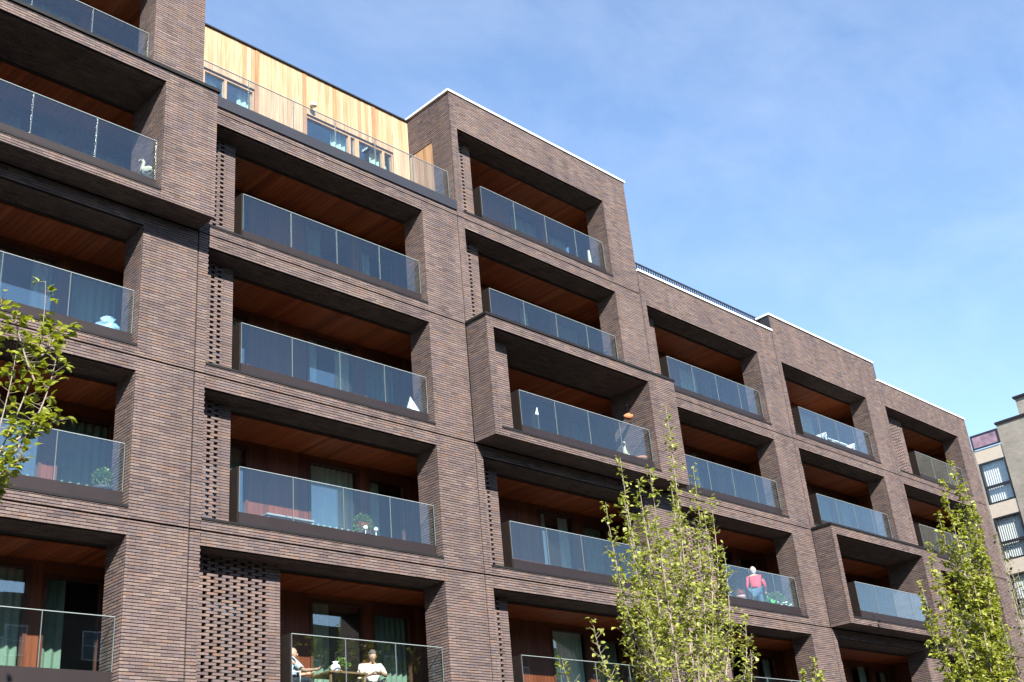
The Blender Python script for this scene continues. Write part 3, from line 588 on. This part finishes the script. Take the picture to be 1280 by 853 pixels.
m.F = [[3, 2, 1, 0], [0, 1, 5, 4], [1, 2, 6, 5], [2, 3, 7, 6], [3, 0, 4, 7], [4, 5, 8], [5, 6, 8], [6, 7, 8], [7, 4, 8]]
o = m.build('laundry_sack', WHITE, smooth=False); o.location = p; tag(o, 'white pointed sack behind the glass at the end of the fourth row balcony', 'sack')
def goose(loc, label, rz=0., s=1.):
    t = empty('garden_statue', loc, rz); tag(t, label, 'statue'); t.scale = (s, s, s)
    MB().lathe([(.13, 0), (.13, .05), (.06, .08), (.05, .16)], n=12).build('plinth', CREAM, t)
    MB().tube([(-.20, 0, .30), (-.10, 0, .25), (.05, 0, .27), (.14, 0, .36), (.15, 0, .50), (.12, 0, .62), (.16, 0, .70), (.24, 0, .69), (.30, 0, .67)], [.02, .11, .15, .10, .05, .045, .06, .045, .012], 12).build('body', CREAM, t)
    for sgn in (-1, 1): MB().ell((-.03, sgn * .12, .30), (.17, .04, .10), 10, 6).build('wing', CREAM, t)
    return t
p = put(185, 200, -.1, 5); goose(p + Vector((0, 0, .42)), 'cream goose statue behind the glass of the projecting upper left box', 2.2, .7)
bs = boxes('statue_stand', [(p.x - .16, p.x + .16, -.26, .06, p.z, p.z + .42)], DARKP); tag(bs, 'dark stand under the cream goose statue in the upper left box', 'stand')
p = put(780, 560, -.2, 4); goose(p + Vector((0, 0, .1)), 'cream goose statue behind the glass of the middle projecting box', -2.4, .85)
bs = boxes('statue_stand', [(p.x - .16, p.x + .16, -.36, -.04, p.z, p.z + .1)], DARKP); tag(bs, 'low dark stand under the cream goose statue in the middle box', 'stand')
p = put(804, 574, -.28, 4); p.x = min(p.x, 13.3); t = empty('clay_pot', p); tag(t, 'terracotta pot in the corner of the middle projecting box', 'pot'); pot(t, .17, .42, TERRA)
# hanging clay bird by the wall of the middle box
p = at(783, 520, -.05); p.x = 13.32
t = empty('hanging_bird', p); tag(t, 'orange clay bird hung on the brick reveal of the middle box', 'ornament')
MB().tube([(-.2, 0, -.03), (-.1, 0, -.02), (.0, 0, 0), (.1, 0, .02), (.15, 0, .05), (.2, 0, .03)], [.02, .075, .10, .06, .05, .008], 10).build('body', TERRA, t)
MB().tube([(0, 0, .08), (0, 0, .62)], .004, 5).build('wire', M['black'], t)
GREYS = plain('dull_grey_rod', (.16, .16, .16), .6, .3)
# sail-shaped mobile
p = at(672, 515, -.1); t = empty('sail_mobile', (p.x, -.1, Fl(4))); tag(t, 'small white sail ornament on a thin stand behind the box glass', 'ornament')
MB().tube([(0, 0, 0), (0, 0, p.z - Fl(4) - .1)], .006, 6).build('pole', GREYS, t)
z_ = p.z - Fl(4); m = MB(); m.V = [Vector(v) for v in ((-.01, -.006, z_ + .12), (-.10, -.006, z_ - .10), (.02, -.006, z_ - .09), (-.01, .006, z_ + .12), (-.10, .006, z_ - .10), (.02, .006, z_ - .09))]; m.F = [[0, 1, 2], [5, 4, 3], [0, 3, 4, 1], [1, 4, 5, 2], [2, 5, 3, 0]]; m.build('sail', WHITE, t, smooth=False)
# bench and table set of the balcony over the seated people
def table(loc, w, d, h, mat, label, name='balcony_table', rz=0.):
    t = empty(name, loc, rz); tag(t, label, 'table'); boxes('tabletop', [(-w / 2, w / 2, -d / 2, d / 2, h - .035, h)], mat, t)
    for sx in (-1, 1):
        for sy in (-1, 1): boxes('leg', [(sx * (w / 2 - .06) - .02, sx * (w / 2 - .06) + .02, sy * (d / 2 - .06) - .02, sy * (d / 2 - .06) + .02, 0, h - .035)], mat, t)
    return t
def chair(loc, rz, mat, label, group=None, sh=.44, name='balcony_chair'):
    t = empty(name, loc, rz); tag(t, label, 'chair', group)              # faces +X
    boxes('seat', [(-.22, .22, -.23, .23, sh - .03, sh)], mat, t)
    for sx in (-1, 1):
        for sy in (-1, 1): MB().tube([(sx * .2, sy * .21, 0), (sx * .19, sy * .2, sh)], .016, 8).build('leg', mat, t)
    bm = boxes('backrest', [(-.25, -.22, -.22, .22, sh + .30, sh + .46)], mat, t)
    for q in range(4): boxes('back_slat', [(-.245, -.225, -.2 + q * .115, -.15 + q * .115, sh, sh + .30)], mat, t)
    for sy in (-1, 1): MB().tube([(-.23, sy * .24, sh + .22), (.18, sy * .25, sh + .22), (.19, sy * .22, sh)], .016, 8).build('armrest', mat, t)
    return t
GREYM = plain('silver_frame', (.42, .43, .42), .4, .5, metal=.3); PINE = wood_mat('table_oak', [(.22, .13, .07), (.26, .16, .09)])
p = put(348, 640, 1.15, 3); table(p + Vector((.1, 0, 0)), 1.15, .6, .62, GREYM, 'pale metal bench table against sunlit boards above the brick lattice screen', rz=0.)
# white table and chairs, far balcony
p = put(1040, 552, 1.0, 5); table(p, .9, .7, .72, WHITE, 'white garden table on the top balcony of the fifth bay')
chair(p + Vector((-.78, -.15, 0)), 0., WHITE, 'white slatted chair between the dark return panel and the white garden table', 'white chairs at the garden table'); chair(p + Vector((.8, -.1, 0)), math.pi, WHITE, 'white slatted chair between the white garden table and the brick reveal', 'white chairs at the garden table')
p = put(735, 309, .5, 6); o = MB().lathe([(.03, 0), (.04, .2), (.06, .6), (.03, .95)], n=12).build('closed_sunshade', CREAM); o.location = p; tag(o, 'small white wrapped sunshade in the top tower balcony', 'sunshade')

# ---------------------------------------------------------------- people
def skin_mesh(pts, edges, rad, sub=2):
    me = bpy.data.meshes.new('sk'); me.from_pydata(pts, edges, []); o = bpy.data.objects.new('sk', me); C.objects.link(o)
    md = o.modifiers.new('s', 'SKIN'); ss = o.modifiers.new('d', 'SUBSURF'); ss.levels = sub; ss.render_levels = sub
    for i, v in enumerate(me.skin_vertices[0].data): r = rad[i]; v.radius = r if isinstance(r, tuple) else (r, r); v.use_root = (i == 0)
    dg = bpy.context.evaluated_depsgraph_get(); out = bpy.data.meshes.new_from_object(o.evaluated_get(dg)); bpy.data.objects.remove(o); 
    out.polygons.foreach_set('use_smooth', [True] * len(out.polygons)); return out
def merge(me, mb):
    V = [v.co.copy() for v in me.vertices] + mb.V; n = len(me.vertices); F = [list(p.vertices) for p in me.polygons] + [[n + i for i in f] for f in mb.F]; return pydata('body', V, F, True)
def person(label, loc, rz, J_, top_m, leg_m, hair_m, group=None, shoe_m=None, s=1., sleeve=.5):
    """J_ maps joint -> local point (faces +X, left is +Y)."""
    t = empty('person', loc, rz); tag(t, label, 'person', group); t.scale = (s, s, s); j = {k: Vector(v) for k, v in J_.items()}
    order = ['pelvis', 'waist', 'chest', 'neck', 'head']; rad = {'pelvis': (.13, .16), 'waist': (.10, .14), 'chest': (.115, .165), 'neck': .05, 'head': .055}
    pts = []; rr = []; ix = {}
    def add(k, p, r): ix[k] = len(pts); pts.append(tuple(p)); rr.append(r); return ix[k]
    for k in order: add(k, j[k], rad[k])
    E_ = [(0, 1), (1, 2), (2, 3), (3, 4)]
    for sd in 'lr':
        for k, r, par in (('sh', .06, 'chest'), ('el', .042, 'sh'), ('wr', .029, 'el')): add(k + sd, j[k + sd], r); E_.append((ix[par + (sd if par != 'chest' else '')], ix[k + sd]))
        for k, r, par in (('hp', .085, 'pelvis'), ('kn', .056, 'hp'), ('an', .036, 'kn'), ('toe', .03, 'an')): add(k + sd, j[k + sd], r); E_.append((ix[par + (sd if par != 'pelvis' else '')], ix[k + sd]))
    me = skin_mesh(pts, E_, rr); mb = MB(); hc = j['head'] + Vector((.0, 0, .06)); fd = Vector(J_.get('look', (1, 0, 0))).normalized(); up = Vector((0, 0, 1)); sd_ = up.cross(fd).normalized(); up2 = fd.cross(sd_)
    h = MB().ell((0, 0, 0), (.094, .074, .118), 18, 14); R = Matrix((fd, sd_, up2)).transposed()
    for v in h.V:
        if v.x > .03 and v.z < -.04: v.x *= .93; v.y *= .85
    h.ell((.096, 0, -.012), (.018, .013, .026), 8, 6).ell((0, .076, -.01), (.02, .012, .03), 8, 6).ell((0, -.076, -.01), (.02, .012, .03), 8, 6).ell((.085, 0, -.062), (.012, .026, .009), 8, 5)
    for v in h.V: v.xyz = R @ v + hc
    b0 = len(mb.V); mb.V += h.V; mb.F += [[b0 + a for a in f] for f in h.F]
    for sd in 'lr':
        w = j['wr' + sd]; dr = (w - j['el' + sd]).normalized(); hd = Vector(J_.get('hand' + sd, tuple(dr))).normalized(); sn = (hd.cross(Vector((0, 0, 1)))); sn = sn.normalized() if sn.length > .1 else Vector((0, 1, 0)); nn = hd.cross(sn)
        pc = w + hd * .05; mb.tube([w - hd * .015, w + hd * .03, w + hd * .085], [.027, .038, .034], 10)
        for q, (off, ln) in enumerate(((-.030, .068), (-.010, .078), (.010, .074), (.029, .058))):
            a = w + hd * .08 + sn * off; b = a + hd * ln * .55 - nn * .006; c2 = b + hd * ln * .4 - nn * .03; mb.tube([a, b, c2], [.0095, .0085, .006], 6)
        a = w + hd * .03 + sn * -.03; mb.tube([a, a + hd * .03 - sn * .03 - nn * .01, a + hd * .065 - sn * .035 - nn * .02], [.012, .010, .007], 6)
    link('body', merge(me, mb), SKIN, t)
    for sy in (-1, 1):
        e = MB().ell((0, 0, 0), .010, 8, 6); p_ = hc + fd * .083 + sd_ * sy * .031 + up2 * .012
        for v in e.V: v += p_
        e.build('eye', M['black'], t)
    # clothing as its own skin over the same joints
    cp = [j['pelvis'] + Vector((0, 0, .02)), j['waist'], j['chest'], j['chest'].lerp(j['neck'], .72)]; cr_ = [(.18, .205), (.165, .195), (.165, .20), .066]; ce = [(0, 1), (1, 2), (2, 3)]
    for sd in 'lr':
        b0 = len(cp); e2 = j['el' + sd].lerp(j['wr' + sd], sleeve) if sleeve > 0 else j['sh' + sd].lerp(j['el' + sd], .75); cp += [j['sh' + sd], j['sh' + sd].lerp(j['el' + sd], .9), e2]; cr_ += [.076, .058, .046]; ce += [(2, b0), (b0, b0 + 1), (b0 + 1, b0 + 2)]
    link('shirt', skin_mesh([tuple(v) for v in cp], ce, cr_), top_m, t)
    cp = [j['pelvis'] + Vector((0, 0, .01))]; cr_ = [(.145, .178)]; ce = []
    for sd in 'lr': b0 = len(cp); cp += [j['hp' + sd], j['kn' + sd], j['an' + sd] + Vector((0, 0, .03))]; cr_ += [.102, .073, .058]; ce += [(0, b0), (b0, b0 + 1), (b0 + 1, b0 + 2)]
    link('trousers', skin_mesh([tuple(v) for v in cp], ce, cr_), leg_m, t)
    hm = MB().ell((0, 0, 0), (.106, .092, .126), 18, 12, .05); keep = []
    for v in hm.V: v += Vector((-.016, 0, .018))
    hm.F = [f for f in hm.F if not all(hm.V[i].x > .012 and hm.V[i].z < .098 for i in f) and not all(hm.V[i].z < -.075 for i in f)]
    for v in hm.V: v.xyz = R @ v + hc
    if hair_m: hm.build('hair', hair_m, t)
    for sd in 'lr':
        a = j['an' + sd]; q = j['toe' + sd]; MB().tube([a + Vector((0, 0, -.01)) - (q - a) * .25, a.lerp(q, .5) + Vector((0, 0, -.012)), q], [.05, .05, .032], 10).build('shoe', shoe_m or M['black'], t)
    return t
RED = plain('coral_red_knit', (.68, .06, .085), .8, .2, var=.08, bump=1., bscale=16); JEANS = plain('blue_denim', (.06, .13, .20), .85, .15, var=.15, bump=1., bscale=16); SHIRT = plain('white_shirt', (.58, .56, .52), .85, .15, var=.04, bump=1., bscale=16); PALEB = plain('pale_blue_shirt', (.45, .56, .68), .85, .15, var=.06, bump=1., bscale=16)
WHH = plain('white_hair', (.50, .49, .47), .8, .2, var=.08, scale=30); GREYH = plain('grey_hair', (.10, .09, .085), .8, .2, var=.25, scale=30); NAVY = plain('dark_trousers', (.03, .035, .05), .85, .1)
p = put(942, 720, .95, 3)
person('standing person with white hair in a coral red top and jeans watering plants', p, math.radians(30), dict(pelvis=(-.04, 0, .84), waist=(-.01, 0, .98), chest=(.05, 0, 1.19), neck=(.10, 0, 1.34), head=(.13, 0, 1.40), look=(1, .05, -.35),
    shl=(.05, .18, 1.26), ell=(.04, .24, 1.0), wrl=(.18, .20, .80), shr=(.05, -.18, 1.26), elr=(.10, -.27, 1.02), wrr=(.30, -.25, .84), handr=(.7, 0, -.5), hpl=(-.04, .09, .80), knl=(.02, .10, .45), anl=(-.04, .10, .08), toel=(.12, .12, .03), hpr=(-.04, -.09, .80), knr=(.0, -.10, .45), anr=(-.07, -.10, .08), toer=(.09, -.12, .03)), RED, JEANS, WHH, s=1.02)
cp = p + Vector((.50, -.14, .42)); t = empty('watering_can', cp); tag(t, 'bright green watering can in the hand of the person in red', 'watering can'); CANG = plain('green_plastic', (.06, .55, .12), .35, .5, var=.05)
MB().lathe([(.10, 0), (.11, .02), (.105, .20), (.09, .24), (.06, .245)], n=16).build('can_body', CANG, t); MB().tube([(.09, 0, .05), (.20, 0, .16), (.27, 0, .27)], [.025, .018, .015], 8).build('spout', CANG, t); MB().lathe([(.015, 0), (.04, .03)], (.275, 0, .265), 10).build('rose', CANG, t)
MB().tube([(-.09, 0, .06), (-.17, 0, .16), (-.14, 0, .30), (-.02, 0, .34), (.05, 0, .25)], .012, 8).build('handle', CANG, t)
# planters and flowers on that balcony
def planter(px, py, Y, k, w, label, flower, gm, h=.24, fh=.16):
    q = put(px, py, Y, k); t = empty('flower_box', q); tag(t, label, 'flower box'); boxes('trough', [(-w / 2, w / 2, -.1, .1, 0, h)], DARKP, t)
    V = []; F = []
    for a in range(int(w * 190)):
        pp = Vector((random.uniform(-w / 2, w / 2), random.uniform(-.11, .11), h + random.uniform(0, fh))); m = leaf_matrix(pp, (random.gauss(0, 1), random.gauss(0, 1), .6), .1); b = len(V); V += [m @ Vector(v) for v in leaf_verts(.06)]; F += [[b + c for c in f] for f in LEAF_F]
    link('foliage', pydata('foliage', V, F), gm, t)
    if flower:
        fb = MB()
        for a in range(int(w * 26)): fb.ell((random.uniform(-w / 2, w / 2), random.uniform(-.12, .1), h + fh * random.uniform(.7, 1.25)), (.035, .035, .02), 7, 5)
        stuff(fb.build('blossom', flower, t))
planter(909, 748, .38, 3, .5, 'flower box with white blossom by the lattice screen behind the person in red', WHITE, GREEN)
planter(981, 755, .38, 3, .62, 'flower box with white blossom in front of the brick pier beyond the watering can', WHITE, GREEN)
q = put(968, 745, .75, 3); t = empty('shrub_in_pot', q); tag(t, 'bushy green shrub in a pot beside the watering can', 'plant'); pot(t, .2, .32, DARKP); link('foliage', leaf_ball((0, 0, .5), .34, 520, .09, .9), GREEN, t)
q = put(926, 745, .5, 3); t = empty('pink_pot', q); tag(t, 'pale pink pot behind the person in red', 'pot'); pot(t, .13, .46, plain('pink_glaze', (.62, .33, .30), .5, .4))
# the pair at the table
p = Vector((4.98, 1.12, Fl(2))); seat_j = lambda: dict(pelvis=(-.08, 0, .50), waist=(-.07, 0, .63), chest=(-.01, 0, .83), neck=(.06, 0, .97), head=(.10, 0, 1.02), shl=(.0, .19, .90), shr=(.0, -.19, .90), hpl=(-.06, .09, .50), hpr=(-.06, -.09, .50), knl=(.36, .13, .50), knr=(.36, -.13, .50), anl=(.34, .13, .09), anr=(.34, -.13, .09), toel=(.48, .14, .03), toer=(.48, -.14, .03))
d = seat_j(); d.update(ell=(.14, .27, .68), wrl=(.32, .10, .70), elr=(.14, -.27, .68), wrr=(.32, -.06, .70), handl=(.5, -.8, 0), handr=(.5, .8, 0), look=(1, 0, -.45))
person('seated person with grey hair and white shirt leaning over a table on the lowest balcony', p, math.radians(-112), d, SHIRT, NAVY, GREYH, sleeve=.0)
chair(p + Vector((.06, .1, 0)), math.radians(-112), plain('cream_chair', (.62, .50, .30), .6, .3), 'cream armchair under the seated person in the white shirt', sh=.42)
p = Vector((3.0, 1.12, Fl(2))); d = seat_j(); d.update(ell=(.12, .24, .66), wrl=(.36, .20, .68), elr=(.16, -.26, .66), wrr=(.40, -.18, .70), look=(1, -.2, -.1), chest=(-.06, 0, .80), neck=(-.02, 0, .92), head=(.01, 0, .97), shl=(-.05, .19, .87), shr=(-.05, -.19, .87))
person('seated balding person in a pale blue shirt beside the lattice screen', p, math.radians(-18), d, PALEB, NAVY, None, sleeve=.0)
chair(p + Vector((-.1, .02, 0)), math.radians(-18), WHITE, 'white armchair under the seated person in the pale blue shirt', sh=.42)
table(Vector((4.02, .98, Fl(2))), .95, .7, .66, PINE, 'brown wooden table between the two seated people', rz=0.)
vz = Fl(2) + .66
o = MB().lathe([(.05, 0), (.085, .03), (.105, .09), (.09, .15), (.045, .18), (.04, .20), (.07, .225), (.06, .225)], n=18).build('white_vase', WHITE); o.location = (3.87, .88, vz); tag(o, 'round white vase on the brown table', 'vase')
t = empty('table_plant', (4.2, 1.15, vz)); tag(t, 'small leafy pot plant on the brown table', 'plant'); pot(t, .07, .12, TERRA); link('foliage', leaf_ball((0, 0, .18), .14, 60, .12, .8, True), GREEN, t)
